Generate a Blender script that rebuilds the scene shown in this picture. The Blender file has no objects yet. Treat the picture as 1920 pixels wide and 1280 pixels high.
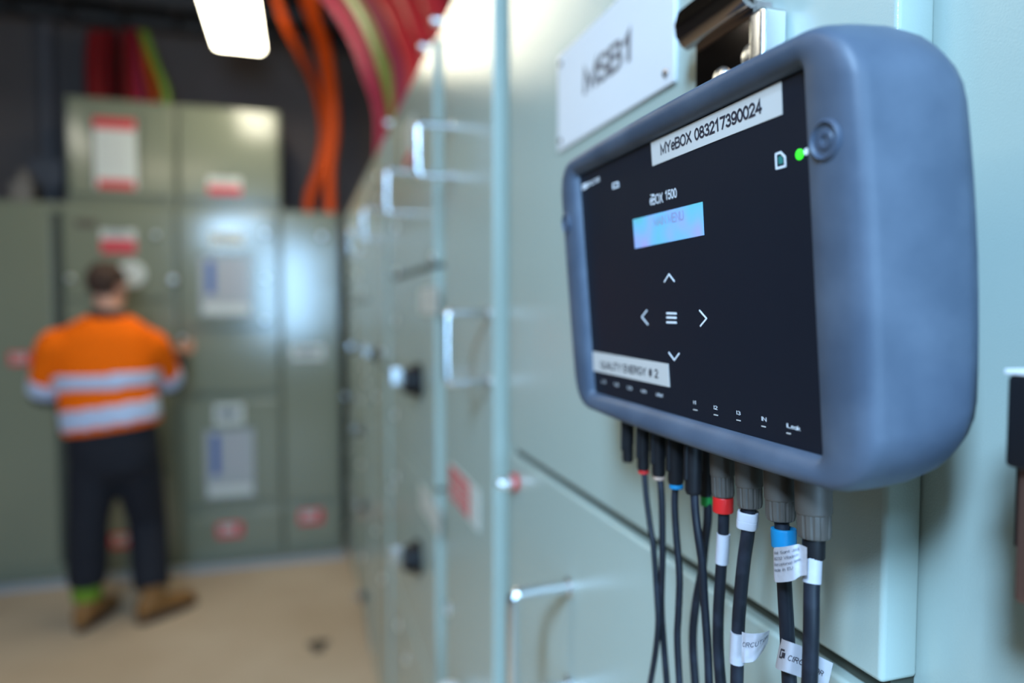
import bpy, bmesh, math, random
from mathutils import Vector, Matrix
random.seed(7)
S = bpy.context.scene
COL = S.collection
PI = math.pi

# ---------------------------------------------------------------- camera, world, lights, exposure
F = 1300.0                                   # focal length in pixels of a 1920 wide frame
PSI, PHI = math.radians(17.05), math.radians(2.64)
CAM = Vector((-.28, 0, 1.56))
FW = Vector((math.sin(PSI)*math.cos(PHI), math.cos(PSI)*math.cos(PHI), -math.sin(PHI)))
RT = Vector((math.cos(PSI), -math.sin(PSI), 0))
UP = RT.cross(FW)
cd = bpy.data.cameras.new('camera'); cam = bpy.data.objects.new('camera', cd); COL.objects.link(cam)
cd.sensor_width = 36; cd.lens = F*36/1920; cd.clip_start = .01
cam.matrix_world = Matrix.Translation(CAM) @ Matrix((RT, UP, -FW)).transposed().to_4x4()
cd.dof.use_dof = True; cd.dof.focus_distance = .340; cd.dof.aperture_fstop = 2.8
S.camera = cam

w = bpy.data.worlds.new('daylight'); S.world = w; w.use_nodes = True
w.node_tree.nodes['Background'].inputs[0].default_value = (.50, .72, 1, 1)
w.node_tree.nodes['Background'].inputs[1].default_value = 1.0

def area(name, loc, target, sx, sy, power, color):
    l = bpy.data.lights.new(name, 'AREA'); l.shape = 'RECTANGLE'; l.size = sx; l.size_y = sy
    l.energy = power; l.color = color
    o = bpy.data.objects.new(name, l); COL.objects.link(o); o.location = loc
    o.rotation_euler = (Vector(target)-Vector(loc)).to_track_quat('-Z', 'Y').to_euler()
    return o
# daylight through the opening behind the camera
dl = area('daylight_opening', (-.46, -2.95, 1.90), (-.42, 4, 1.75), .82, 1.45, 42, (.36, .66, 1)); dl.data.spread = math.radians(125)
# added unseen lamps: a blue one for daylight from behind, a warm fill mid-room
area('added_lamp_light', (-1.08, -.72, 2.62), (-.7, -.35, 0), .26, .8, 120, (.43, .69, 1))
area('added_lamp_light', (-1.7, .8, 3.02), (-1.6, .8, 0), .3, 1.2, 13, (1, .88, .66))

S.view_settings.view_transform = 'Standard'; S.view_settings.look = 'None'
S.view_settings.gamma = 1; S.view_settings.use_curve_mapping = False
S.view_settings.exposure = .25
S.cycles.max_bounces = 6; S.cycles.use_denoising = True; S.cycles.sample_clamp_indirect = 6

# ---------------------------------------------------------------- where a line of sight meets a real plane
def ray(px, py): return FW + RT*((px-960)/F) - UP*((py-640)/F)
def hx(px, py, x):
    r = ray(px, py); return CAM + r*((x-CAM.x)/r.x)
def hy(px, py, y):
    r = ray(px, py); return CAM + r*((y-CAM.y)/r.y)
def hz(px, py, z):
    r = ray(px, py); return CAM + r*((z-CAM.z)/r.z)

# ---------------------------------------------------------------- materials
def mat(name, col, rough=.5, metal=0, spec=.5, emis=None, estr=1, bump=None, var=None, coat=0, sheen=0):
    m = bpy.data.materials.new(name); m.use_nodes = True; nt = m.node_tree; b = nt.nodes['Principled BSDF']
    b.inputs['Base Color'].default_value = (*col, 1); b.inputs['Roughness'].default_value = rough
    b.inputs['Metallic'].default_value = metal; b.inputs['Specular IOR Level'].default_value = spec
    b.inputs['Coat Weight'].default_value = coat
    if sheen: b.inputs['Sheen Weight'].default_value = sheen
    if emis: b.inputs['Emission Color'].default_value = (*emis, 1); b.inputs['Emission Strength'].default_value = estr
    if bump or var:
        tc = nt.nodes.new('ShaderNodeTexCoord')
    if bump:
        sc, st, dist = bump
        n = nt.nodes.new('ShaderNodeTexNoise'); n.inputs['Scale'].default_value = sc; n.inputs['Detail'].default_value = 3
        bp = nt.nodes.new('ShaderNodeBump'); bp.inputs['Strength'].default_value = st; bp.inputs['Distance'].default_value = dist
        nt.links.new(tc.outputs['Object'], n.inputs['Vector']); nt.links.new(n.outputs['Fac'], bp.inputs['Height'])
        nt.links.new(bp.outputs['Normal'], b.inputs['Normal'])
    if var:
        sc, c2, lo, hi = var
        n = nt.nodes.new('ShaderNodeTexNoise'); n.inputs['Scale'].default_value = sc; n.inputs['Detail'].default_value = 6
        r = nt.nodes.new('ShaderNodeValToRGB'); r.color_ramp.elements[0].position = lo; r.color_ramp.elements[1].position = hi
        r.color_ramp.elements[0].color = (*col, 1); r.color_ramp.elements[1].color = (*c2, 1)
        nt.links.new(tc.outputs['Object'], n.inputs['Vector']); nt.links.new(n.outputs['Fac'], r.inputs[0])
        nt.links.new(r.outputs[0], b.inputs['Base Color'])
    return m

M = dict(
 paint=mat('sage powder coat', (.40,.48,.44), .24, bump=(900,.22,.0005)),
 paint_shaded=mat('sage powder coat shaded', (.215,.228,.165), .16, spec=.7, bump=(12,.02,.002)),  # the near row's sage, darkened in colour for the dimmer far row
 gap=mat('dark door gap', (.05,.055,.04), .7),
 rubber=mat('blue grey rubber', (.050,.072,.112), .5, bump=(1400,.25,.0002), var=(26,(.085,.112,.16),.40,.72)),
 rubber_dark=mat('rubber plug', (.05,.072,.115), .5),
 glass=mat('black front membrane', (.008,.010,.017), .40, spec=.25, var=(2600,(.16,.17,.19),.735,.76)),
 sticker=mat('paper sticker', (.56,.54,.52), .55, bump=(300,.15,.0002)),
 tape=mat('paper tag', (.43,.42,.46), .5, bump=(220,.5,.0006)),
 ink=mat('black ink', (.02,.018,.03), .6),
 white_ink=mat('white print', (.80,.84,.90), .5),
 lcd=mat('lcd', (.25,.55,.75), .25),
 lcd_ink=mat('lcd characters', (.30,.33,.52), .4),
 led=mat('green led', (.02,.5,.02), .3, emis=(.04,1,.03), estr=1.2),
 teal=mat('teal print', (.03,.20,.18), .4),
 sign=mat('white engraved plate', (.72,.73,.76), .6),
 sign_ink=mat('grey engraved letters', (.10,.11,.14), .5),
 chrome=mat('polished steel', (.34,.30,.29), .09, 1),
 chrome2=mat('satin steel', (.80,.81,.83), .24, 1),
 nickel=mat('nickel hardware', (1,1,1), .32, 1),
 blackp=mat('black plastic', (.006,.006,.008), .5, spec=.3),
 greyp=mat('warm grey plastic', (.070,.060,.052), .5, bump=(900,.2,.0002)),
 cable=mat('black cable sheath', (.006,.008,.014), .5, spec=.35, var=(60,(.016,.02,.032),.5,.7)),
 red=mat('red plastic', (.55,.012,.012), .4), blue=mat('blue plastic', (.004,.17,.36), .4),
 green=mat('green plastic', (.01,.27,.05), .4), tan=mat('tan plastic', (.42,.28,.22), .5),
 white=mat('white plastic', (.78,.78,.80), .35), reflect_tint=mat('copper brown metal', (.17,.095,.075), .3, .6),
 ylime=mat('lime fabric', (.15,.27,.01), .8),
 floor=mat('worn tan floor', (.50,.37,.255), .55, var=(1.6,(.60,.465,.335),.35,.65), bump=(90,.06,.002)),
 wall=mat('dark painted block wall', (.115,.09,.085), .8, var=(2,(.14,.11,.105),.4,.7)),
 wall_light=mat('grey wall', (.15,.145,.135), .8), ceiling=mat('dark ceiling', (.022,.02,.02), .9),
 tray=mat('galvanised tray', (.045,.042,.045), .6, .2),
 lamp=mat('lamp diffuser', (1,1,1), .4, emis=(1,.93,.70), estr=17),
 lamp_dim=mat('dimmer lamp diffuser', (1,1,1), .4, emis=(1,.95,.80), estr=7),
 lamp_body=mat('lamp housing', (.55,.5,.4), .5),
 cred=mat('red sheath', (.70,.03,.035), .6, spec=.2), cdred=mat('dark red sheath', (.16,.002,.005), .6, spec=.2),
 crim=mat('crimson sheath', (.34,.018,.06), .65, spec=.2), corange=mat('orange sheath', (.75,.085,.006), .55, spec=.3),
 cgreen=mat('green yellow sheath', (.16,.26,.02), .45), conduit=mat('grey conduit', (.13,.115,.125), .5),
 slab=mat('white label', (.62,.64,.60), .4), sred=mat('red label', (.62,.035,.045), .4),
 sblue=mat('blue print', (.03,.09,.34), .4), spink=mat('pale print', (.45,.42,.46), .4),
 pane=mat('clear inspection pane', (.42,.44,.46), .12),
 strip=mat('pale kerb paint', (.36,.40,.46), .6),
 hivis=mat('orange hi vis cloth', (1.0,.155,.002), .85, spec=.15, bump=(14,.5,.02)),
 refl=mat('silver reflective tape', (.50,.58,.78), .35, sheen=.3),
 navy=mat('navy cloth', (.004,.005,.012), .85, bump=(14,.6,.02)),
 skin=mat('skin', (.55,.27,.18), .5), hair=mat('brown hair', (.045,.02,.012), .8, bump=(160,.8,.004)),
 boot=mat('tan boot leather', (.26,.115,.03), .65), sole=mat('boot sole', (.045,.035,.03), .8),
 eye=mat('eye', (.7,.7,.7), .2), beige=mat('beige plastic', (.24,.20,.17), .6),
 grime=mat('dark stain', (.10,.075,.055), .7),
)

# LCD colours: soft pink, green and blue patches printed by the liquid crystal
nt = M['lcd'].node_tree; b = nt.nodes['Principled BSDF']
tc = nt.nodes.new('ShaderNodeTexCoord'); n = nt.nodes.new('ShaderNodeTexNoise'); n.inputs['Scale'].default_value = 34; n.inputs['Detail'].default_value = 1
r = nt.nodes.new('ShaderNodeValToRGB'); cr = r.color_ramp
cr.elements[0].position = .3; cr.elements[0].color = (.12,.50,.50,1); cr.elements[1].position = .7; cr.elements[1].color = (.38,.34,.68,1)
e = cr.elements.new(.5); e.color = (.20,.45,.72,1)
nt.links.new(tc.outputs['Object'], n.inputs['Vector']); nt.links.new(n.outputs['Fac'], r.inputs[0])
nt.links.new(r.outputs[0], b.inputs['Base Color']); nt.links.new(r.outputs[0], b.inputs['Emission Color']); b.inputs['Emission Strength'].default_value = .17

# ---------------------------------------------------------------- mesh helpers
def NB(): return bmesh.new()
def box(bm, x0, x1, y0, y1, z0, z1, bev=0, seg=2, M4=None):
    x0, x1 = sorted((x0, x1)); y0, y1 = sorted((y0, y1)); z0, z1 = sorted((z0, z1))
    t = bmesh.new()
    vs = [t.verts.new((x, y, z)) for x in (x0, x1) for y in (y0, y1) for z in (z0, z1)]
    for f in ((0,1,3,2), (4,6,7,5), (0,4,5,1), (2,3,7,6), (0,2,6,4), (1,5,7,3)): t.faces.new([vs[i] for i in f])
    if bev: bmesh.ops.bevel(t, geom=t.edges[:], offset=bev, segments=seg, affect='EDGES', profile=.5)
    if M4: t.transform(M4)
    merge(bm, t)
def merge(bm, t):
    bmesh.ops.recalc_face_normals(t, faces=t.faces[:])
    me = bpy.data.meshes.new('t'); t.to_mesh(me); t.free(); bm.from_mesh(me); bpy.data.meshes.remove(me)
def loft(bm, rings, caps=True):
    t = bmesh.new(); R = [[t.verts.new(p) for p in r] for r in rings]; n = len(R[0])
    for a, b_ in zip(R, R[1:]):
        for i in range(n): t.faces.new((a[i], a[(i+1) % n], b_[(i+1) % n], b_[i]))
    if caps:
        t.faces.new(R[0][::-1]); t.faces.new(R[-1])
    merge(bm, t)
def smooth_pts(pts, k=6):
    pts = [Vector(p) for p in pts]
    if len(pts) < 3: return pts
    P = [pts[0]*2-pts[1]] + pts + [pts[-1]*2-pts[-2]]; out = []
    for i in range(1, len(P)-2):
        a, b_, c, d = P[i-1:i+3]
        for j in range(k):
            t = j/k
            out.append(.5*((2*b_)+(c-a)*t+(2*a-5*b_+4*c-d)*t*t+(3*b_-a-3*c+d)*t**3))
    out.append(pts[-1]); return out
def tube(bm, pts, r, n=14, k=6, smooth=True):
    rs = r if isinstance(r, (list, tuple)) else [r]*len(pts)
    if smooth and len(pts) > 2:
        v = smooth_pts(pts, k)
        rr = [q.x for q in smooth_pts([(q, 0, 0) for q in rs], k)]
    else: v = [Vector(p) for p in pts]; rr = list(rs)
    rings = []; up = None
    for i, p in enumerate(v):
        d = (v[min(i+1, len(v)-1)]-v[max(i-1, 0)]).normalized()
        if up is None:
            up = Vector((0, 0, 1)) if abs(d.z) < .9 else Vector((1, 0, 0))
        s = d.cross(up).normalized(); up = s.cross(d).normalized()
        rings.append([p+(s*math.cos(a)+up*math.sin(a))*max(rr[i], 1e-5) for a in [2*PI*j/n for j in range(n)]])
    loft(bm, rings)
def lathe(bm, base, axis, prof, n=28, flute=0, flutes=0):
    """prof: list of (radius, distance along axis)."""
    axis = Vector(axis).normalized(); base = Vector(base)
    u = axis.orthogonal().normalized(); v = axis.cross(u)
    rings = []
    for q in prof:
        rr, h = q[0], q[1]; fl = q[2] if len(q) > 2 else 0
        rings.append([base+axis*h+(u*math.cos(a)+v*math.sin(a))*(rr-(fl if (j % 4 == 0) else 0)) for j, a in enumerate([2*PI*j/n for j in range(n)])])
    loft(bm, rings)
def ball(bm, c, rx, ry=None, rz=None, rot=None, seg=20):
    t = bmesh.new(); bmesh.ops.create_uvsphere(t, u_segments=seg, v_segments=seg//2, radius=1)
    t.transform(Matrix.Diagonal((rx, ry or rx, rz or rx, 1)))
    if rot: t.transform(rot.to_4x4())
    t.transform(Matrix.Translation(Vector(c))); merge(bm, t)
def prism(bm, pts, off):
    off = Vector(off); pts = [Vector(p) for p in pts]
    loft(bm, [pts, [p+off for p in pts]])

def root_loc(o):
    while o.parent: o = o.parent
    return o.location.copy()
def obj(name, bm, m, parent=None, smooth=40, label=None, local=False, kind=None):
    me = bpy.data.meshes.new(name); bmesh.ops.recalc_face_normals(bm, faces=bm.faces[:]) if False else None
    if parent is not None and not local: bm.transform(Matrix.Translation(-root_loc(parent)))
    bm.to_mesh(me); bm.free(); me.materials.append(m if not isinstance(m, str) else M[m])
    if smooth:
        me.polygons.foreach_set('use_smooth', [True]*len(me.polygons)); me.set_sharp_from_angle(angle=math.radians(smooth))
    o = bpy.data.objects.new(name, me); COL.objects.link(o)
    if smooth and smooth <= 60:
        wn = o.modifiers.new('weighted_normals', 'WEIGHTED_NORMAL'); wn.keep_sharp = True
    if parent is not None: o.parent = parent
    if label: o['label'] = label
    if kind: o['kind'] = kind
    return o
def thing(name, label, cat, loc, group=None):
    o = bpy.data.objects.new(name, None); COL.objects.link(o); o.location = loc; o.empty_display_size = .05
    return tag(o, label, cat, group)
def tag(o, label, cat, group=None):
    o['label'] = label; o['category'] = cat
    if group: o['group'] = group
    return o
def struct(name, bm, m): return obj(name, bm, m, smooth=None, kind='structure')

def _arc(cx, cy, rx, ry, a0, a1, n=10):
    return [(cx+rx*math.cos(math.radians(a0+(a1-a0)*k/n)), cy+ry*math.sin(math.radians(a0+(a1-a0)*k/n))) for k in range(n+1)]
# letters drawn as pen strokes: width, list of strokes in a box one unit high
GL = {
 'A': (.68, [[(0,0),(.34,1),(.68,0)], [(.11,.32),(.57,.32)]]), 'B': (.62, [[(.36,.53),(0,.53),(0,1),(.36,1)]+_arc(.36,.765,.22,.235,90,-90)[1:], [(0,.53),(0,0),(.37,0)]+_arc(.37,.265,.25,.265,-90,90)[1:]]),
 'C': (.66, [_arc(.36,.5,.36,.5,48,312,18)]), 'E': (.56, [[(.56,1),(0,1),(0,0),(.56,0)], [(0,.53),(.5,.53)]]),
 'G': (.70, [_arc(.36,.5,.36,.5,50,300,18)+[(.68,.12),(.68,.46),(.42,.46)]]), 'I': (.06, [[(.03,0),(.03,1)]]), 'J': (.46, [[(.46,1),(.46,.25)]+_arc(.24,.25,.22,.25,0,-180)[1:]]),
 'L': (.52, [[(0,1),(0,0),(.52,0)]]), 'M': (.76, [[(0,0),(0,1),(.38,.12),(.76,1),(.76,0)]]), 'N': (.64, [[(0,0),(0,1),(.64,0),(.64,1)]]),
 'O': (.72, [_arc(.36,.5,.36,.5,90,450,24)]), 'Q': (.72, [_arc(.36,.5,.36,.5,90,450,24), [(.44,.24),(.74,-.03)]]),
 'R': (.64, [[(0,0),(0,1),(.38,1)]+_arc(.38,.755,.24,.245,90,-90)[1:]+[(0,.51)], [(.34,.51),(.64,0)]]),
 'S': (.60, [_arc(.30,.75,.27,.25,35,270,12)+_arc(.30,.25,.30,.25,90,-150,14)[1:]]), 'T': (.62, [[(0,1),(.62,1)], [(.31,1),(.31,0)]]),
 'U': (.64, [[(0,1),(0,.32)]+_arc(.32,.32,.32,.32,180,360,12)[1:]+[(.64,1)]]), 'V': (.66, [[(0,1),(.33,0),(.66,1)]]), 'X': (.66, [[(0,0),(.64,1)], [(.02,1),(.66,0)]]),
 'Y': (.66, [[(0,1),(.33,.46),(.66,1)], [(.33,.46),(.33,0)]]), '0': (.52, [_arc(.26,.5,.26,.5,90,450,22)]), '1': (.52, [[(.08,.76),(.30,1),(.30,0)]]),
 '2': (.52, [_arc(.26,.73,.25,.27,165,-25,12)+[(0,0),(.52,0)]]), '3': (.52, [_arc(.25,.755,.22,.245,150,-90,12), _arc(.25,.27,.26,.27,90,-150,14)]),
 '4': (.54, [[(.40,0),(.40,1),(0,.28),(.54,.28)]]), '5': (.52, [[(.47,1),(.10,1),(.05,.53)]+_arc(.25,.32,.26,.32,115,-150,14)]),
 '7': (.52, [[(0,1),(.52,1),(.18,0)]]), '8': (.54, [_arc(.27,.765,.22,.235,-90,270,18), _arc(.27,.265,.27,.265,90,450,18)]),
 '9': (.52, [_arc(.26,.69,.25,.31,0,360,20), [(.51,.69)]+_arc(.25,.35,.26,.35,0,-140,10)[1:]]),
 '#': (.56, [[(.12,0),(.22,1)], [(.36,0),(.46,1)], [(0,.34),(.54,.34)], [(.03,.67),(.56,.67)]]), '(': (.22, [_arc(.32,.45,.3,.62,125,235)]), ')': (.22, [_arc(-.10,.45,.3,.62,55,-55)]),
 'a': (.46, [_arc(.22,.33,.22,.33,20,340,14), [(.46,.68),(.46,0)]]), 'c': (.44, [_arc(.24,.34,.24,.34,45,315,14)]), 'd': (.48, [_arc(.24,.34,.24,.34,20,340,14), [(.48,1),(.48,0)]]),
 'e': (.48, [[(.02,.36),(.48,.36)]+_arc(.24,.35,.24,.35,0,310,16)]), 'f': (.3, [[(.1,0),(.1,.8),(.18,1),(.3,1)], [(0,.68),(.26,.68)]]), 'i': (.06, [[(.03,0),(.03,.68)], [(.03,.88),(.03,.97)]]),
 'k': (.42, [[(0,0),(0,1)], [(.4,.68),(0,.28)], [(.14,.42),(.42,0)]]), 'l': (.06, [[(.03,0),(.03,1)]]), 'n': (.44, [[(0,0),(0,.68)], [(0,.46)]+_arc(.22,.46,.22,.22,180,0)[1:]+[(.44,0)]]),
 'o': (.48, [_arc(.24,.34,.24,.34,90,450,18)]), 'p': (.48, [_arc(.25,.34,.23,.34,160,-160,14), [(0,.68),(0,-.28)]]), 'r': (.28, [[(0,0),(0,.68)], [(0,.44),(.1,.62),(.28,.67)]]),
 't': (.28, [[(.12,.9),(.12,.08),(.28,0)], [(0,.68),(.28,.68)]]), 'v': (.44, [[(0,.68),(.22,0),(.44,.68)]]), ' ': (.26, []),
}
def text_bm(s, fn, thick=.0002, wt=.13, gap=.16, italic=0):
    """Letters laid through fn(s, t, lift): s runs 0..1 along the line, t 0..1 up the capitals."""
    x = 0; lines = []
    for ch in s:
        wd, st = GL[ch]
        for q in st: lines.append([(x+a+italic*c, c) for a, c in q])
        x += wd+gap
    tot = x-gap; bm = NB(); hw = wt/2; layer = 0
    for q in lines:
        q = [Vector((wt/2+a*1.0, min(max(c, -.3), 1.1)*(1-wt)+wt/2, 0)) for a, c in q]
        L = []; Rr = []
        for i, p in enumerate(q):
            d0 = (p-q[i-1]).normalized() if i else None; d1 = (q[i+1]-p).normalized() if i < len(q)-1 else None
            d0 = d0 or d1; d1 = d1 or d0; n0 = Vector((-d0.y, d0.x, 0)); n1 = Vector((-d1.y, d1.x, 0)); m = (n0+n1)
            m = m.normalized() if m.length > .2 else n0; k = hw/max(.38, m.dot(n0))
            e = Vector((0, 0, 0))
            if i == 0: e = -d1*hw*.85
            if i == len(q)-1: e = d0*hw*.85
            L.append(p+m*k+e); Rr.append(p-m*k+e)
        a = [bm.verts.new(fn(v.x/(tot+wt), v.y, thick+layer)) for v in L]; c = [bm.verts.new(fn(v.x/(tot+wt), v.y, thick+layer)) for v in Rr]
        for i in range(len(a)-1): bm.faces.new((a[i], a[i+1], c[i+1], c[i]))
        layer += thick*.04
    return bm
def remesh(parts, vox, it=3):
    bm = NB()
    for p in parts: p(bm)
    me = bpy.data.meshes.new('r'); bm.to_mesh(me); bm.free()
    o = bpy.data.objects.new('r', me); COL.objects.link(o)
    md = o.modifiers.new('r', 'REMESH'); md.mode = 'VOXEL'; md.voxel_size = vox
    dg = bpy.context.evaluated_depsgraph_get(); dg.update()
    m2 = bpy.data.meshes.new_from_object(o.evaluated_get(dg)); bpy.data.objects.remove(o)
    out = bmesh.new(); out.from_mesh(m2)
    for _ in range(it): bmesh.ops.smooth_vert(out, verts=out.verts[:], factor=.5, use_axis_x=True, use_axis_y=True, use_axis_z=True)
    return out

# ---------------------------------------------------------------- the room
b = NB(); box(b, -3.7, .75, -3.1, 5.3, -.08, 0); struct('floor', b, 'floor')
b = NB(); box(b, -3.7, .75, -3.1, 5.3, 3.5, 3.6); struct('ceiling', b, 'ceiling')
b = NB(); box(b, -3.7, .75, 5.15, 5.3, 0, 3.5); struct('wall_far', b, 'wall')
b = NB(); box(b, .68, .75, -3.1, 5.15, 0, 3.5); struct('wall_right', b, 'wall')
b = NB(); box(b, -3.7, -3.6, -3.1, 5.15, 0, 3.5); struct('wall_left', b, 'wall_light')
b = NB()
box(b, -3.6, -1.10, -3.1, -3.0, 0, 3.5); box(b, .0, .68, -3.1, -3.0, 0, 3.5)
box(b, -1.10, .0, -3.1, -3.0, 0, 1.12); box(b, -1.10, .0, -3.1, -3.0, 2.68, 3.5)
struct('wall_near', b, 'wall_light')
b = NB()
for a in ((-1.10,-1.06,1.12,2.68), (-.04,.0,1.12,2.68), (-1.06,-.04,1.12,1.16), (-1.06,-.04,2.64,2.68)):
    box(b, a[0], a[1], -3.09, -3.01, a[2], a[3])
struct('window_1', b, 'white')
b = NB(); box(b, -3.55, -.02, 4.41, 4.50, 0, .022, .004); struct('trim_1', b, 'strip')
# scattered dark stains worn into the floor
def stain(px, py, rx, ry):
    c = hz(px, py, 0); b = NB()
    pts = []
    for j in range(22):
        a = 2*PI*j/22; k = 1+.25*math.sin(3*a+px)+.12*math.sin(5*a)
        pts.append((c.x+rx*k*math.cos(a), c.y+ry*k*math.sin(a), .0004))
    prism(b, pts, (0, 0, .0006)); return b
st = stain(597, 1210, .045, .07); struct('trim_2', st, 'grime')

# ---------------------------------------------------------------- the near row of switchboard cabinets (front plane x = 0)
REC = .0245          # doors stand this proud of the carcass
TOP = 2.17
def screw_bm(y, z, x=0.0, r=.007, h=.006):
    b = NB(); lathe(b, (x, y, z), (-1, 0, 0), [(r*1.15, 0), (r*1.15, h*.3), (r, h*.55), (r*.7, h*.9), (r*.25, h)], 18)
    return b
def pull_bm(y, z0, z1, reach=.066, r=.0072):
    b = NB(); c = .012
    tube(b, [(.0, y, z1), (-reach+c, y, z1), (-reach+.003, y, z1-.003), (-reach, y, z1-c), (-reach, y, z0+c), (-reach+.003, y, z0+.003), (-reach+c, y, z0), (0, y, z0)], r, 14, 4)
    for z in (z0, z1): lathe(b, (0, y, z), (-1, 0, 0), [(.011, 0), (.011, .003), (r, .005)], 18)
    return b
ALL = []
def cabinet(y0, y1, d0, d1, splits, label, loc_note=None, top=TOP, paint='paint'):
    """carcass y0..y1 with doors between d0 and d1, split at the heights given."""
    t = thing('switchboard_cabinet', label, 'cabinet', (.3, (y0+y1)/2, 0), 'switchboard cabinets in the near row')
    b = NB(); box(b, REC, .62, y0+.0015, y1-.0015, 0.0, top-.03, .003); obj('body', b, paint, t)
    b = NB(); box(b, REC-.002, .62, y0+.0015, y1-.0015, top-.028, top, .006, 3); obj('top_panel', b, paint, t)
    zs = [.06]+splits+[top-.032]; doors = []
    for a, c in zip(zs, zs[1:]):
        b = NB(); box(b, 0, REC-.0006, d0, d1, a+.0055, c-.0055, .0030, 4)
        doors.append(obj('door', b, paint, t)); ALL.append((doors[-1], d0, d1, a, c))
    for s in splits:
        b = NB(); box(b, .009, REC-.0002, d0+.003, d1-.003, s-.0050, s+.0050); obj('gasket', b, 'gap', t)
    return t, doors
def door_at(q):
    return min(ALL, key=lambda d: max(0, d[1]-q.y, q.y-d[2])*5+max(0, d[3]-q.z, q.z-d[4]))
def lock(door, px, py, r=.0085):
    p = hx(px, py, -.003); door, a_, c_, e_, f_ = door_at(p); p.y = min(max(p.y, a_+.016), c_-.016); p.z = min(max(p.z, e_+.016), f_-.016); obj('screw', screw_bm(p.y, p.z, 0, r), 'nickel', door)

c0, dr0 = cabinet(-.80, .2045, -.76, .1915, [1.364], 'nearest sage cabinet at the right edge, beside the grey analyser box')
c1, dr1 = cabinet(.206, .965, .2735, .924, [1.364], 'sage cabinet carrying the white MSB1 sign behind the grey analyser box')
c2, dr2 = cabinet(.967, 1.430, 1.008, 1.382, [], 'sage cabinet with one tall door, two chrome pulls and the red and white label')
c3, dr3 = cabinet(1.432, 2.300, 1.480, 2.262, [.70, 1.165, 1.655], 'sage cabinet with stacked doors and two black rotary switches')
c4, dr4 = cabinet(2.302, 2.965, 2.341, 2.930, [.86, 1.36], 'narrow looking sage cabinet just beyond the one with two large rotary switches')
c5, dr5 = cabinet(2.967, 3.885, 3.000, 3.850, [.72, 1.10, 1.60], 'sage cabinet second from the far corner in the near row')
c6, dr6 = cabinet(3.887, 4.470, 3.925, 4.430, [.72, 1.10, 1.60], 'sage cabinet in the far corner of the near row, meeting the far row')

# pulls
def pull(door, tip, wy, z0, z1): obj('handle', pull_bm(wy, z0, z1), 'chrome2', door)
p = hx(1070, 1107, 0); pull(dr1[0], None, p.y, 1.257-.11, 1.257)
pull(dr2[0], None, 1.03, 1.449, 1.554)
pull(dr2[0], None, 1.285, 1.808, 1.900)
pull(dr3[3], None, 1.76, 1.803, 1.905)
pull(dr4[2], None, 2.42, 1.80, 1.90); pull(dr5[3], None, 3.10, 1.80, 1.90)
# screws and locks, seen as bright points
for d, pts in ((dr3[3], [(742,517),(741,425)]), (dr2[0], [(812,496),(838,1141)]), (dr3[2], [(741,601),(740,777)]),
               (dr3[1], [(742,893),(731,911)]), (dr3[0], [(746,1172),(760,1235)]), (dr4[2], [(707,330),(712,372)]),
               (dr5[3], [(672,429),(674,470),(671,515),(677,545)]), (dr6[3], [(655,428),(653,465),(656,500),(651,520),(656,560)]),
               (dr5[2], [(682,690),(686,716),(674,750)]), (dr4[1], [(704,742),(715,660)]), (dr6[2], [(654,580),(655,610),(653,770)]),
               (dr5[0], [(676,945),(677,1045)]), (dr6[0], [(652,905),(650,912),(653,985),(650,1000)]), (dr5[1], [(676,870),(673,818)]), (dr6[1], [(652,840)]), (dr4[0], [(704,995),(716,1085)])):
    for q in pts: lock(d, *q, r=.0125 if q[0] < 700 else .0115)
for y, pz in ((.935, 2.0),): pass
# nickel studs added to give the highlights on the cabinet top corners
for t, y in ((c2, 1.45), (c2, 1.0), (c3, 2.27), (c3, 1.60)):
    b = NB(); lathe(b, (.012, y, TOP-.012), (-1, 0, 0), [(.010, 0), (.010, .014), (.007, .02), (.002, .022)], 16); obj('corner_glint_stud', b, 'nickel', t)
# round latch with a red cap edge on the near lower door
p = hx(968, 904, 0); b = NB(); lathe(b, (0, p.y, p.z), (-1, 0, 0), [(.012, 0), (.012, .006)], 20); lb = obj('latch', b, 'red', dr1[0], label='red collar of the chrome latch')
b = NB(); lathe(b, (-.006, p.y, p.z), (-1, 0, 0), [(.008, 0), (.008, .014), (.006, .019), (.002, .021)], 20); obj('latch_knob', b, 'nickel', dr1[0])
# rotary switches
def rotary(door, px, py, big=1.0, name='rotary_switch'):
    p = hx(px, py, -.04); door, a_, c_, e_, f_ = door_at(p); p.y = min(max(p.y, a_+.05*big), c_-.05*big); p.z = min(max(p.z, e_+.05*big), f_-.05*big)
    b = NB(); lathe(b, (0, p.y, p.z), (-1, 0, 0), [(.044*big, 0), (.044*big, .010*big), (.036*big, .014*big), (.033*big, .036*big), (.027*big, .042*big), (.01*big, .043*big)], 26)
    s = obj(name, b, 'blackp', door)
    b = NB(); box(b, -.072*big, -.040*big, p.y-.010*big, p.y+.010*big, p.z-.012*big, p.z+.034*big, .005*big, 3); obj('switch_lever', b, 'chrome2', door); return s
rotary(dr3[2], 757, 714); rotary(dr3[0], 757, 1047)
for d, q in ((dr5[2], (656, 652)), (dr5[1], (662, 806)), (dr5[0], (668, 948)), (dr5[0], (668, 1120)), (dr6[2], (646, 745)), (dr5[2], (686, 668))): rotary(d, *q, big=.62)

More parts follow.
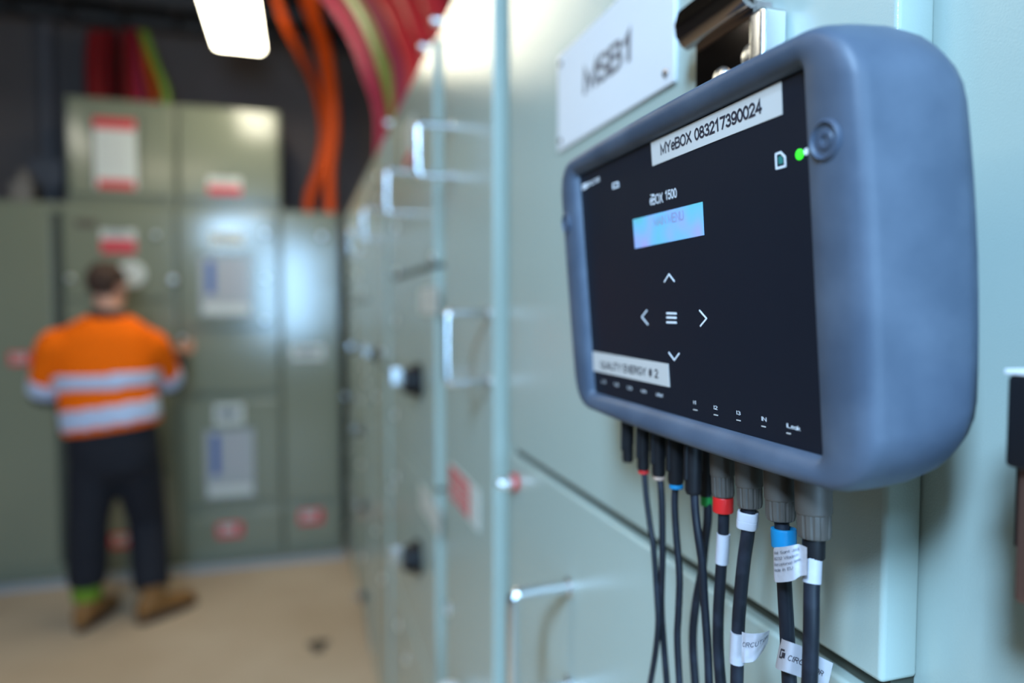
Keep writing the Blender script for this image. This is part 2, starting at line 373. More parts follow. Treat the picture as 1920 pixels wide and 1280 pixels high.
# labels fixed to the near row
def plate_x(parent, name, y0, y1, z0, z1, m, t=.002, bev=.0006, label=None):
    b = NB(); box(b, -t, 0, y0, y1, z0, z1, bev); return obj(name, b, m, parent, label=label)
a, c = hx(846, 912, 0), hx(899, 958, 0)
lab = plate_x(dr2[0], 'warning_label', c.y, a.y, 1.192, 1.262, 'slab', label='red and white warning label')
b = NB(); box(b, -.0026, -.0019, c.y+.065, a.y-.002, 1.196, 1.258); obj('red_field', b, 'sred', lab)
b = NB()
for k in range(4):
    box(b, -.0031, -.0025, c.y+.08, a.y-.015-.012*(k % 2), 1.206+k*.012, 1.210+k*.012)
obj('printed_lines', b, 'slab', lab)
a, c = hx(789, 950, 0), hx(826, 950, 0)
plate_x(dr3[0], 'name_label', c.y, a.y, 1.075, 1.135, 'slab') ; a, c = hx(788, 565, 0), hx(822, 565, 0)
plate_x(dr3[2], 'name_label', c.y, a.y, 1.55, 1.61, 'slab')
a = hx(752, 250, 0)
sg = plate_x(dr3[3], 'warning_label', hx(776, 250, 0).y, hx(760, 250, 0).y, 1.93, 2.05, 'slab', label='small white label with a red foot')
b = NB(); box(b, -.0028, -.0019, hx(776, 250, 0).y+.005, hx(760, 250, 0).y-.005, 1.935, 1.965); obj('red_field', b, 'sred', sg)

# MSB1 plate
y0, y1, z0, z1 = .4800, .7300, 1.7345, 1.8375
sp = plate_x(dr1[1], 'name_sign', y0, y1, z0, z1, 'sign', .0032, .0008, label='white sign reading MSB1')
def fx(ya, yb, zb, h, x): return lambda s, t, k: (x-k, ya+(yb-ya)*s, zb+h*t)
bm = text_bm('MSB1', fx(.6560, .5450, 1.7745, .0275, -.0032), .0003, .185, .13); obj('lettering', bm, 'sign_ink', sp, None)
b = NB()
for y, z in ((y0+.012, z0+.010), (y0+.012, z1-.010), (y1-.010, z0+.010), (y1-.010, z1-.010)):
    lathe(b, (-.0032, y, z), (-1, 0, 0), [(.0032, 0), (.0032, .0012), (.002, .002), (.0012, .0012)], 14)
obj('sign_screw', b, 'chrome', sp)

# steel hanging bracket above the analyser
hb = thing('hanging_bracket', 'polished steel hook bracket riveted above the grey analyser box', 'bracket', (0, .40, 1.70))
bx = -.012
ya, yb = .432, .368
b = NB(); box(b, bx-.002, bx, yb, ya, 1.62, 1.752, .0006)
box(b, bx, -.0004, yb, yb+.002, 1.63, 1.748, .0005); box(b, bx, -.0004, ya-.002, ya, 1.63, 1.748, .0005)
obj('back_plate', b, 'chrome', hb)
b = NB()                                       # curled hook lip
prof = [(bx-.001, 1.743), (bx-.006, 1.7405), (bx-.011, 1.743), (bx-.0155, 1.749), (bx-.0165, 1.757), (bx-.014, 1.766)]
inner = [(x+.0022*(0 if i == 0 else 1), z+.0022) for i, (x, z) in enumerate(prof)]
ring = [Vector((x, 0, z)) for x, z in prof]+[Vector((x, 0, z)) for x, z in reversed(inner)]
loft(b, [[Vector((q.x, ya+.004, q.z)) for q in ring], [Vector((q.x, yb-.004, q.z)) for q in ring]]); obj('hook_lip', b, 'chrome', hb, 60)
b = NB(); box(b, bx-.007, -.0004, yb-.016, yb-.0015, 1.63, 1.738, .0032, 3); obj('side_flange', b, 'chrome2', hb)
for q in ((1404, 104), (1349, 148)):
    p = hx(*q, bx-.004); b = NB(); lathe(b, (bx-.002, p.y, p.z), (-1, 0, 0), [(.0075, 0), (.0075, .001), (.0062, .003), (.003, .0042), (.001, .0040)], 22); obj('rivet', b, 'nickel', hb)

# chrome latch at the right edge, on the nearest cabinet
lt = thing('door_latch', 'black and chrome door latch, brown from reflection, cut by the right edge of the photo', 'latch', (0, .17, 1.50))
b = NB(); box(b, -.029, 0, .120, .1868, 1.452, 1.5365, .002); obj('latch_plate', b, 'reflect_tint', lt)  # brown reflection on the chrome is put into the plate colour
b = NB(); box(b, -.034, -.0, .125, .1880, 1.5025, 1.5365, .002); obj('latch_cap', b, 'blackp', lt)
b = NB(); box(b, -.0345, -.0, .124, .1886, 1.5365, 1.5385, .0006); obj('cap_edge', b, 'white', lt)
b = NB()
for k in range(5): box(b, -.0310, -.0280, .1325+k*.011, .1365+k*.011, 1.456, 1.498, .001)
obj('ribs', b, 'chrome', lt)
b = NB(); box(b, -.022, 0, .1868, .1925, 1.470, 1.523, .001); obj('edge_seal', b, 'blackp', lt)

# ---------------------------------------------------------------- the analyser box
TL = math.radians(4.75)
X = Vector((0, -1, 0)); Y = Vector((-math.sin(TL), 0, math.cos(TL))); W = X.cross(Y)
ORG = Vector((-.08, .3488, 1.5777))
an = thing('power_analyser', 'blue-grey rubber cased power analyser with black front, small screen and arrow keys', 'meter', ORG)
an.matrix_world = Matrix.Translation(ORG) @ Matrix((X, Y, W)).transposed().to_4x4()
def dv(px, py, w=0.0):
    r = ray(px, py); o = ORG + W*w; s = (o-CAM).dot(W)/r.dot(W); p = CAM + r*s - ORG
    return Vector((p.dot(X), p.dot(Y), w))
def rr(a, b_, r, w, bu=0, bs=0, n=7, m=8):
    pts = []
    for (sx, sy, a0) in ((1, 1, 0), (-1, 1, 90), (-1, -1, 180), (1, -1, 270)):
        cx, cy = sx*(a-r), sy*(b_-r)
        for j in range(n+1):
            q = math.radians(a0+90*j/n); pts.append((cx+r*math.cos(q), cy+r*math.sin(q)))
        nx = [(-1, 1), (-1, -1), (1, -1), (1, 1)][[(1,1),(-1,1),(-1,-1),(1,-1)].index((sx, sy))]
        q = math.radians(a0+90); p0 = pts[-1]; p1 = (nx[0]*(a-r)+r*math.cos(q), nx[1]*(b_-r)+r*math.sin(q))
        for j in range(1, m): pts.append((p0[0]+(p1[0]-p0[0])*j/m, p0[1]+(p1[1]-p0[1])*j/m))
    out = []
    for x, y in pts:
        ky = bu*(1-(x/a)**2); kx = bs*(1-(y/b_)**2)
        out.append(Vector((x*(1+kx), y*(1+ky), w)))
    return out
b = NB()
loft(b, [rr(.1160,.0780,.002,-.0030), rr(.1166,.0786,.002,.0000), rr(.1180,.0798,.004,.0030), rr(.1205,.0820,.006,.0050,.01), rr(.128,.0850,.012,.0064,.02,.003),
         rr(.1370,.0878,.018,.0062,.03,.006), rr(.1420,.0892,.022,.0045,.035,.010), rr(.1442,.0900,.024,.0018,.04,.013), rr(.1452,.0908,.026,-.002,.045,.016), rr(.1462,.0915,.027,-.012,.045,.024),
         rr(.1465,.0918,.029,-.026,.045,.032), rr(.1455,.0910,.031,-.038,.045,.038), rr(.1430,.0890,.032,-.046,.04,.038), rr(.1370,.0840,.030,-.0515,.03,.03), rr(.125,.073,.02,-.0530)])
cs = obj('rubber_case', b, 'rubber', an, 50, local=True)
b = NB(); box(b, -.1163, .1163, -.0783, .0783, -.0028, 0, 0); pn = obj('front_panel', b, 'glass', an, None, local=True)
# screws sunk into the rubber frame
for u in (.1312, -.1325):
    for v in (.0465,):
        b = NB(); lathe(b, (u, v, .0050), (0, 0, 1), [(.0078, 0), (.0078, .0018), (.0068, .0026), (.0060, .0014), (.0040, .0012), (.0034, .0020), (.0018, .0020), (.0012, .0006)], 32)
        obj('frame_screw', b, 'rubber_dark', an, 50, local=True)
def quad(name, pts, m, parent, th=.0003, w=.0, label=None):
    b = NB(); prism(b, [Vector((dv(*q).x, dv(*q).y, w)) for q in pts], (0, 0, th)); return obj(name, b, m, parent, None, local=True, label=label)
def ptext(name, s, p0, p1, h, m, parent, w=.0, th=.0002, bold=.13):
    a, c = dv(*p0), dv(*p1)
    bm = text_bm(s, lambda s_, t, k: (a.x+(c.x-a.x)*s_, a.y+(c.y-a.y)*s_+h*t, w+k), th, bold)
    return obj(name, bm, m, parent, None, local=True)
s1 = quad('serial_sticker', [(1224,311.5),(1467.5,214.5),(1465.5,152),(1221,267)], 'sticker', an, label='white sticker reading MYeBOX 083217390024')
ptext('lettering', 'MYeBOX 083217390024', (1240, 291.5), (1431, 211.5), .0062, 'ink', s1, .0003, .0001, .175)
s2 = quad('name_sticker', [(1113.5,694.5),(1256,725.5),(1253.5,682),(1112,658.5)], 'sticker', an, label='white sticker reading QUALITY ENERGY # 2')
ptext('lettering', 'QUALITY ENERGY # 2', (1127, 690), (1236, 709), .0054, 'ink', s2, .0003, .0001, .15)
lc = quad('screen', [(1191,466),(1320.5,440.5),(1317.5,378),(1187,411.5)], 'lcd', an, .0002, label='pale blue screen reading MAIN MENU')
ptext('lettering', 'MAIN MENU', (1227, 425), (1283, 412), .0052, 'lcd_ink', lc, .0002, .0001)
ptext('model_lettering', 'eBOX', (1219.5, 385), (1244, 379.5), .0056, 'white_ink', an, 0, .0002, .12)
quad('model_accent', [(1220,366.5),(1226,365),(1226,363.5),(1220,365)], 'white_ink', an, .0002)
ptext('model_lettering', '1500', (1248, 375.5), (1270, 370), .0052, 'white_ink', an)
def stroke(bm, pts, wd=.0008, w=.0, th=.0002, closed=False):
    P = [dv(*q) for q in pts]
    if closed: P.append(P[0])
    for a, c in zip(P, P[1:]):
        d = (c-a).normalized(); n_ = Vector((-d.y, d.x, 0))*wd/2; a2 = a-d*wd*.3; c2 = c+d*wd*.3
        prism(bm, [Vector((q.x, q.y, w)) for q in (a2-n_, c2-n_, c2+n_, a2+n_)], (0, 0, th))
for pts in ([(1246,528),(1254.5,514),(1264.5,527)], [(1213,582),(1203.5,594),(1215,608)], [(1312,582),(1325,597),(1313.5,611)], [(1254.5,661),(1264.5,675),(1273.5,662.5)]):
    b = NB(); stroke(b, pts, .00085); obj('arrow_key', b, 'white_ink', an, None, local=True)
b = NB()
for y in (587, 595, 604): stroke(b, [(1250.5, y), (1268, y+.5)], .0011)
obj('menu_key', b, 'white_ink', an, None, local=True)
for s, x, y, wd in (('U1', 1129, 717, 8), ('U2', 1152.5, 722.5, 8), ('U3', 1177, 729, 8.5), ('UN', 1203, 735, 9), ('URef', 1231, 742, 13)):
    ptext('input_lettering', s, (x, y), (x+wd, y+wd*.22), .0020, 'white_ink', an, 0, .0002, .12)
for s, x, y, wd in (('I1', 1300.5, 757, 6.5), ('I2', 1339, 766.5, 7), ('I3', 1381.5, 776.5, 8), ('IN', 1428.5, 788, 9.5), ('ILeak', 1475.5, 801, 26)):
    ptext('input_lettering', s, (x, y), (x+wd, y+wd*.26), .0020, 'white_ink', an, 0, .0002, .12)
    b = NB(); stroke(b, [(x, y+10.5), (x+7, y+12)], .0005); obj('input_mark', b, 'sticker', an, None, local=True)
b = NB(); stroke(b, [(1456,316),(1455,289),(1464,285.5),(1472,294),(1473,311)], .0009, closed=True); obj('card_symbol', b, 'white_ink', an, None, local=True)
quad('card_symbol_fill', [(1460.5,308),(1460,294),(1464,292),(1468,297),(1468.5,306)], 'teal', an, .0002)
p = dv(1500, 289.5); b = NB(); lathe(b, (p.x, p.y, 0), (0, 0, 1), [(.0021, 0), (.0021, .0004), (.0012, .0007)], 18); obj('indicator_light', b, 'led', an, local=True, label='lit green indicator')
p = dv(1512.5, 284); b = NB(); lathe(b, (p.x, p.y, 0), (0, 0, 1), [(.0014, 0), (.0014, .0003)], 14); obj('indicator_light', b, 'white_ink', an, local=True, label='white indicator')
b = NB(); stroke(b, [(1149.5,353),(1149,345),(1159,341.5),(1160,349.5)], .0009, closed=True); obj('battery_symbol', b, 'white_ink', an, None, local=True)
ptext('maker_lettering', 'CIRCUTOR', (1101, 351), (1125, 340), .0030, 'white_ink', an, 0, .0002, .16)
b = NB(); stroke(b, [(1100,344),(1092,347.5),(1092.5,355),(1100,351.5)], .0010); stroke(b, [(1096,349),(1100,348)], .002); obj('maker_mark', b, 'white_ink', an, None, local=True)
# ports in the underside (sockets)
# ---------------------------------------------------------------- plugs and leads under the analyser
def CP(px, py, d): return hx(px, py, -(.28-d))
UX = Vector((0, 0, -1))
def strand(pts, d):
    return [CP(q[0], q[1], q[2] if len(q) > 2 else d) for q in pts]
def flat_wrap(name, path, t0, t1, r, m, parent, label=None):
    b = NB(); P = smooth_pts(path, 8); n_ = len(P)-1; seg = P[int(t0*n_):int(t1*n_)+1]
    tube(b, seg, r, 18, smooth=False); return obj(name, b, m, parent, label=label)
def flute_prof(n, r, h0, h1):
    return [(r*.96, h0), (r, h0+.001), (r, h1-.0015), (r*.93, h1)]
GR = 'leads plugged into the underside of the analyser'
def black_lead(px, ytop, ybot, d, wpx, ring, path, rc, label):
    top = CP(px, ytop, d); bot = CP(px, ybot, d); r = wpx/2*( (bot-CAM).dot(FW))/F
    t = thing('test_lead', label, 'cable', (bot.x, bot.y, bot.z), GR)
    L = (top.z-bot.z); b = NB()
    lathe(b, top, UX, [(r*.95, 0), (r, .002), (r, L*.62), (r*.92, L*.66), (r*.92, L-.002), (r*.78, L)], 24)
    # grip fin
    box(b, top.x-r*1.22, top.x, top.y-r*.32, top.y+r*.32, bot.z+L*.22, bot.z+L*.82, r*.25, 3)
    obj('plug', b, 'blackp', t)
    if ring:
        b = NB(); lathe(b, bot, UX, [(r*.80, -.0002), (r*.84, .0008), (r*.84, ring[1]-.0006), (r*.8, ring[1])], 22)
        obj('colour_ring', b, ring[0], t, label=ring[0]+' ring')
    if path:
        P = strand(path, d); P = [Vector((bot.x, bot.y, bot.z+.004))]+P
        b = NB(); tube(b, P, rc, 12, 8); obj('wire', b, 'cable', t)
    return t
black_lead(1178, 770, 866, .214, 23, None, None, 0, 'black plug without a wire, leftmost under the analyser')
black_lead(1207, 780, 882, .214, 25, ('red', .0016), [(1212,930),(1219,985),(1226,1030),(1232,1120),(1234,1170),(1228,1230),(1216,1300)], .0019, 'thin black lead with a dark red ring, second plug from the left')
black_lead(1236, 790, 893, .215, 28, ('tan', .0018), [(1241,940),(1242,1040),(1240,1130,.217),(1244,1200,.219),(1252,1300,.219)], .0021, 'thin black lead with a tan ring, third plug from the left')
black_lead(1268, 800, 908, .216, 32, ('blue', .0022), [(1265,940),(1268,1000),(1274,1080),(1272,1150),(1270,1200),(1275,1300)], .0021, 'thin black lead with a small blue ring under a black plug')
black_lead(1325, 812, 931, .232, 26, ('green', .0052), [(1327,970),(1321,1020),(1316,1070),(1305,1130),(1299,1200),(1305,1300)], .0026, 'thin black lead with a green ring, behind the fifth black plug')
black_lead(1301, 810, 926, .214, 33, None, [(1304,960),(1310,1010),(1317,1060,.216),(1321,1130,.218),(1327,1220,.219),(1330,1300,.219)], .0023, 'thin black lead in the widest black plug, beside the grey plugs')

def grey_lead(px, ytop, ymid, ybot, d, wpx, label):
    top = CP(px, ytop, d); mid = CP(px+1, ymid, d); bot = CP(px+3, ybot, d); r = wpx/2*((bot-CAM).dot(FW))/F
    t = thing('current_probe_lead', label, 'cable', tuple(bot), GR)
    ax = (bot-top).normalized(); L = (bot-top).length; Lm = (mid-top).length; b = NB()
    lathe(b, top, ax, [(r*1.0, 0), (r*1.02, .001), (r*1.0, Lm-.001), (r*.93, Lm)], 32)
    # diamond knurl ridges on the sleeve
    obj('plug', b, 'greyp', t)
    b = NB(); lathe(b, top, ax, [(r*.90, Lm-.0005, 0), (r*.93, Lm+.0005, .0005), (r*.92, L-.0025, .0006), (r*.86, L-.0005, .0003), (r*.76, L, 0)], 48)
    obj('locking_nut', b, 'greyp', t, 25)
    return t, bot, r
# grey plug 1, red ring, white tape
t, bt, r = grey_lead(1353, 830, 892, 931, .222, 45, 'black lead with a red ring and a white tape band, leftmost grey plug')
P = [bt+Vector((0,0,.003))]+strand([(1357,965),(1355,1020),(1351,1080),(1347,1150),(1347,1220),(1353,1300)], .222)
b = NB(); tube(b, P, .0031, 16, 8); obj('wire', b, 'cable', t)
b = NB(); lathe(b, bt, UX, [(r*.80, 0), (r*.84, .0006), (r*.84, .0078), (r*.80, .0084)], 26); obj('colour_ring', b, 'red', t, label='red ring')
b = NB(); tube(b, strand([(1356.5,1000),(1355,1027),(1353,1055)], .222), .0036, 18, 4); obj('tape_band', b, 'tape', t, label='white tape')
# grey plug 2, white clip ring, tag at bottom
t, bt, r = grey_lead(1403, 840, 912, 951, .222, 50, 'black lead with a loose white ring and a white CIRCUTOR tag, second grey plug')
P2 = strand([(1404,965),(1402,1000),(1395,1050),(1388,1120),(1384,1180),(1381,1300)], .222)
b = NB(); tube(b, [bt+Vector((0,0,.003))]+P2, .0035, 16, 8); obj('wire', b, 'cable', t)
a = CP(1403, 958, .222); c = CP(1400.5, 988, .222); ax = (c-a).normalized(); u_ = ax.orthogonal().normalized(); v_ = ax.cross(u_)
def sq_ring(rad, h): return [a+ax*h+(u_*math.copysign(abs(math.cos(q))**.6, math.cos(q))+v_*math.copysign(abs(math.sin(q))**.6, math.sin(q)))*rad for q in [2*PI*k/28+.3 for k in range(28)]]
L = (c-a).length; Q = [sq_ring(.0050, 0), sq_ring(.0053, .0008), sq_ring(.0053, L*.48), sq_ring(.0051, L*.5), sq_ring(.0053, L*.52), sq_ring(.0053, L-.0008), sq_ring(.0050, L), sq_ring(.0040, L), sq_ring(.0040, 0)]; Q.append(Q[0])
b = NB(); loft(b, Q, caps=False); obj('colour_ring', b, 'tape', t, label='loose white ring')
def flag(cols):
    """cols: list of (px_top, py_top, px_bot, py_bot, d); returns a surface S(s, t)."""
    A = smooth_pts([CP(c[0], c[1], c[4]) for c in cols], 6); B = smooth_pts([CP(c[2], c[3], c[4]) for c in cols], 6); n_ = len(A)-1
    def Sf(s, t, lift=0):
        q = max(0, min(.9999, s))*n_; i = int(q); f = q-i
        a_ = A[i].lerp(A[i+1], f); b_ = B[i].lerp(B[i+1], f); p = b_.lerp(a_, t)
        return p+(CAM-p).normalized()*lift
    return Sf, n_
def flag_bm(Sf, n_, th=.0003, crumple=0):
    b = NB(); N = n_*2; K = 12; t = bmesh.new(); L = []
    for side in (0, 1):
        g = []
        for i in range(N+1):
            row = []
            for j in range(K+1):
                s, q = i/N, j/K; cr = crumple*(math.sin(9*s+5*q)*.5+math.sin(17*q-11*s)*.35+math.sin(23*s+4)*.25)
                row.append(t.verts.new(Sf(s, q, cr-th*side)))
            g.append(row)
        L.append(g)
    for g in L:
        for i in range(N):
            for j in range(K): t.faces.new((g[i][j], g[i+1][j], g[i+1][j+1], g[i][j+1]))
    a_, c_ = L
    for i in range(N):
        for j in (0, K): t.faces.new((a_[i][j], a_[i+1][j], c_[i+1][j], c_[i][j]))
    for j in range(K):
        for i in (0, N): t.faces.new((a_[i][j], a_[i][j+1], c_[i][j+1], c_[i][j]))
    merge(b, t); return b
def logo_text(Sf, parent, s0, s1, t0, h, m='ink', txt='CIRCUTOR', lift=.0004, slope=0):
    bm = text_bm(txt, lambda s, t, k: Sf(s0+(s1-s0)*s+t*.012, t0+h*t+slope*s, lift), .00001, .13, .26, .10)
    return obj('lettering', bm, m, parent, None)
def mark(Sf, parent, s0, s1, t0, t1, lift=.0004):
    """maker's mark: a dark open square holding a block"""
    b = NB()
    def q(a0, a1, c0, c1):
        prism(b, [Sf(s0+(s1-s0)*x, t0+(t1-t0)*y, lift) for x, y in ((a0, c0), (a1, c0), (a1, c1), (a0, c1))], (CAM-Sf(s0, t0)).normalized()*.00005)
    q(0, .22, 0, 1); q(.22, .8, .8, 1); q(.22, .6, 0, .2); q(.45, 1, .12, .68); obj('printed_mark', b, 'ink', parent, None)
b = NB(); tube(b, strand([(1384,1185),(1383,1212),(1381.5,1241)], .2215), .0040, 18, 4); wrap = obj('tag_wrap', b, 'tape', t, label='white tag wrap')
Sf, n_ = flag([(1391,1184,1390,1241,.218), (1402,1187,1400,1242,.219), (1420,1187,1416,1238,.222), (1434,1185,1430,1221,.227), (1443,1181,1440,1203,.232)])
tg = obj('tag', flag_bm(Sf, n_, crumple=.0005), 'tape', t, 60, label='crumpled white tag reading CIRCUTOR')
logo_text(Sf, tg, .03, .93, .52, .17, 'sign_ink')
# grey plug 3, blue ring, CIRCUTOR tag
t, bt, r = grey_lead(1461, 855, 936, 975, .222, 58, 'black lead with a bright blue ring and a clean white CIRCUTOR tag, third grey plug')
b = NB(); tube(b, [bt+Vector((0,0,.003))]+strand([(1467,1000),(1469,1060),(1472,1120),(1476,1190),(1481,1300)], .222), .0035, 16, 8); obj('wire', b, 'cable', t)
a = CP(1469, 990, .222); c = CP(1470, 1024, .222)
b = NB(); ax = (c-a).normalized(); tt = bmesh.new()
u_ = ax.orthogonal().normalized(); v_ = ax.cross(u_); L = (c-a).length; n = 30
def rg(rad, h): return [a+ax*h+(u_*math.cos(2*PI*j/n)+v_*math.sin(2*PI*j/n))*rad for j in range(n)]
R4 = [rg(.0058, 0), rg(.0060, .001), rg(.0058, L), rg(.0042, L), rg(.0042, 0)]; R4.append(R4[0])
loft(b, R4, caps=False); obj('colour_ring', b, 'blue', t, label='bright blue ring')
Sf, n_ = flag([(1464.5,1193,1454,1246,.224), (1468,1198,1456,1253,.216), (1484,1204,1474,1260,.214), (1510,1214,1502,1270,.220), (1540,1232,1530,1284,.229), (1562,1243,1550,1296,.234)])
tg = obj('tag', flag_bm(Sf, n_), 'tape', t, 60, label='clean white tag reading CIRCUTOR')
logo_text(Sf, tg, .38, .87, .40, .19); mark(Sf, tg, .20, .33, .38, .70)
# grey plug 4, black ring, address tag
t, bt, r = grey_lead(1524, 870, 962, 1008, .222, 66, 'black lead with a black ring and a crumpled address tag, rightmost grey plug')
b = NB(); tube(b, [bt+Vector((0,0,.003))]+strand([(1525.5,1025,.2215),(1524.5,1045,.221),(1522,1100,.219),(1521,1180,.217),(1517,1300,.216)], .216), .0035, 16, 8); obj('wire', b, 'cable', t)
b = NB(); a = CP(1526, 1010, .2218); lathe(b, a, UX, [(r*.57, -.001), (r*.62, 0), (r*.62, .0080), (r*.57, .0088)], 26); obj('colour_ring', b, 'blackp', t, label='black ring')
b = NB(); tube(b, strand([(1524.5,1045,.221),(1523.4,1068,.2202),(1522.2,1092,.2193)], .220), .0040, 18, 4); obj('tag_wrap', b, 'tape', t, label='grey white tag wrap')
Sf, n_ = flag([(1450,1030,1451,1086,.213), (1453,1026,1454,1091,.212), (1468,1025,1468,1091,.211), (1486,1022,1487,1088,.211), (1498,1020,1500,1080,.213), (1513,1026,1513,1078,.213)])
tg = obj('tag', flag_bm(Sf, n_, crumple=.0004), 'tape', t, 60, label='crumpled white tag with a printed address')
for k, (s, e) in enumerate((('Vial Sant Jordi', .80), ('08232 Viladecav', .78), ('(Barcelona) Spain', .84), ('Made in EU', .60))):
    bm = text_bm(s, lambda q, y, kk, e=e, k=k: Sf(.13+(e-.13)*q, .80-.165*k+.085*y+.02*q, .0008), .00001, .11); obj('lettering', bm, 'sign_ink', tg, None)

# ---------------------------------------------------------------- the far row (front plane y = 4.49)
FY = 4.49
def XF(px, py=700): return hy(px, py, FY).x
def ZF(px, py): return hy(px, py, FY).z
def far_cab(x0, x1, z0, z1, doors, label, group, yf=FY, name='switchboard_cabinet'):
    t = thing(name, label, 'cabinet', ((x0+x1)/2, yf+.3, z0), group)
    b = NB(); box(b, x0+.0015, x1-.0015, yf+.02, yf+.60, z0, z1, .008, 3); obj('body', b, 'paint_shaded', t)
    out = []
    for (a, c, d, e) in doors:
        b = NB(); box(b, a, c, yf, yf+.0185, d, e, .006, 3); out.append(obj('door', b, 'paint_shaded', t))
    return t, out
G2 = 'switchboard cabinets in the far row'
xA0, xA, xB, xC, xD = -3.3, XF(122), XF(334), XF(527), -.03
far = 2.165
# leftmost tall cabinets (the second one lies outside the photo but closes the row)
tA, dA = far_cab(-2.10, xA-.03, .02, far, [(-2.06, xA-.055, .10, far-.03)], 'plain sage cabinet at the left edge, left of the worker', G2)
tB, dB = far_cab(xA-.028, xB, .02, far, [(xA+.01, xB-.02, 1.62, far-.03), (xA+.01, xB-.02, .62, 1.60), (xA+.01, xB-.02, .12, .60)], 'sage cabinet the worker stands in front of', G2)
tC, dC = far_cab(xB+.002, xC, .02, far, [(xB+.03, xC-.02, ZF(430, 612), far-.03), (xB+.03, xC-.02, ZF(430, 735), ZF(430, 641)), (xB+.03, xC-.02, ZF(430, 940), ZF(430, 752)), (xB+.03, xC-.02, .10, ZF(430, 962))],
                'sage cabinet with two square inspection windows one above the other', G2)
tD, dD = far_cab(xC+.002, xD, .02, far, [(xC+.02, xD-.03, ZF(580, 935), far-.03), (xC+.02, xD-.03, .10, ZF(580, 950))], 'sage cabinet with a tall door and blue glare, in the far corner', G2)
G3 = 'sage boxes stacked on the far row'
zt = ZF(430, 201)
tE, dE = far_cab(XF(122, 300)+.0, XF(330, 300), far+.002, zt, [(XF(122, 300)+.02, XF(330, 300)-.015, far+.05, zt-.025)], 'sage upper box with the tall danger sign', G3, name='upper_box')
tF, dF = far_cab(XF(330, 300)+.004, XF(526, 300), far+.002, zt, [(XF(330, 300)+.02, XF(526, 300)-.015, far+.05, zt-.025)], 'sage upper box with the small red and white label', G3, name='upper_box')
def plate_y(parent, name, cx, cy, wpx, hpx, m, t=.003, label=None, y=FY):
    a = hy(cx-wpx/2, cy-hpx/2, y); c = hy(cx+wpx/2, cy+hpx/2, y)
    b = NB(); box(b, a.x, c.x, y-t, y, c.z, a.z, .0008); return obj(name, b, m, parent, None, label=label)
def lines_y(parent, cx, cy, wpx, hpx, n, m, y):
    b = NB()
    for k in range(n):
        a = hy(cx-wpx/2, cy-hpx/2+hpx*k/n, y); c = hy(cx+wpx/2*(.6+.4*random.random()), cy-hpx/2+hpx*(k+.5)/n, y); box(b, a.x, c.x, y-.0006, y, c.z, a.z)
    return obj('printed_lines', b, m, parent, None)
def label_w(door, cx, cy, w_, h_, red=None, label=None):
    s = plate_y(door, 'warning_label' if red else 'name_label', cx, cy, w_, h_, 'slab', label=label)
    if red: plate_y(s, 'red_field', cx, cy+(h_*.5-h_*red/2) if red < 1 else cy, w_*.98, h_*red, 'sred', .001, y=FY-.003)
    lines_y(s, cx, cy-(h_*(red if red and red < 1 else 0))/2, w_*.7, h_*.4, 3, 'slab' if red == 1 else 'sign_ink', FY-.004)
    return s
ds = plate_y(dE[0], 'danger_sign', 216, 287, 84, 136, 'slab', .003, 'tall white danger sign with red head and foot')
plate_y(ds, 'red_field', 214, 232, 80, 26, 'sred', .001, y=FY-.003)
plate_y(ds, 'red_field', 218, 345, 70, 20, 'sred', .001, y=FY-.003)
lines_y(ds, 216, 290, 60, 70, 8, 'spink', FY-.0035)
b = NB(); 
for s in (-46, 46): 
    a = hy(217+s, 215, FY); c = hy(217+s+5, 350, FY); box(b, a.x, c.x, FY-.012, FY, c.z, a.z, .002)
obj('sign_holder', b, 'gap', dE[0])
label_w(dF[0], 421, 348, 64, 36, .55, 'white label with a red lower half')
label_w(dB[0], 222, 452, 68, 46, .6, 'white and red label'); label_w(dC[0], 424, 447, 64, 28); label_w(dC[2], 429, 776, 56, 36)
label_w(dD[0], 577, 661, 62, 26)
for d, cx, cy, w_ in ((dD[1], 583, 968, 46), (dC[3], 431, 993, 50), (dB[2], 228, 1013, 44), (dA[0], 38, 672, 44)):
    s = plate_y(d, 'warning_label', cx, cy, w_, 24, 'sred', label='red label'); lines_y(s, cx, cy, w_*.7, 14, 2, 'slab', FY-.003)
# round white meter face behind the worker's head
p = hy(247, 514, FY); b = NB(); lathe(b, (p.x, FY, p.z), (0, -1, 0), [(.075, 0), (.075, .02), (.066, .026), (.0, .026)][:3], 30); rm = obj('dial', b, 'slab', dB[0], label='round white dial')
p2 = NB(); box(p2, p.x-.002, p.x+.002, FY-.028, FY-.0262, p.z, p.z+.05); obj('dial_pointer', p2, 'ink', rm)
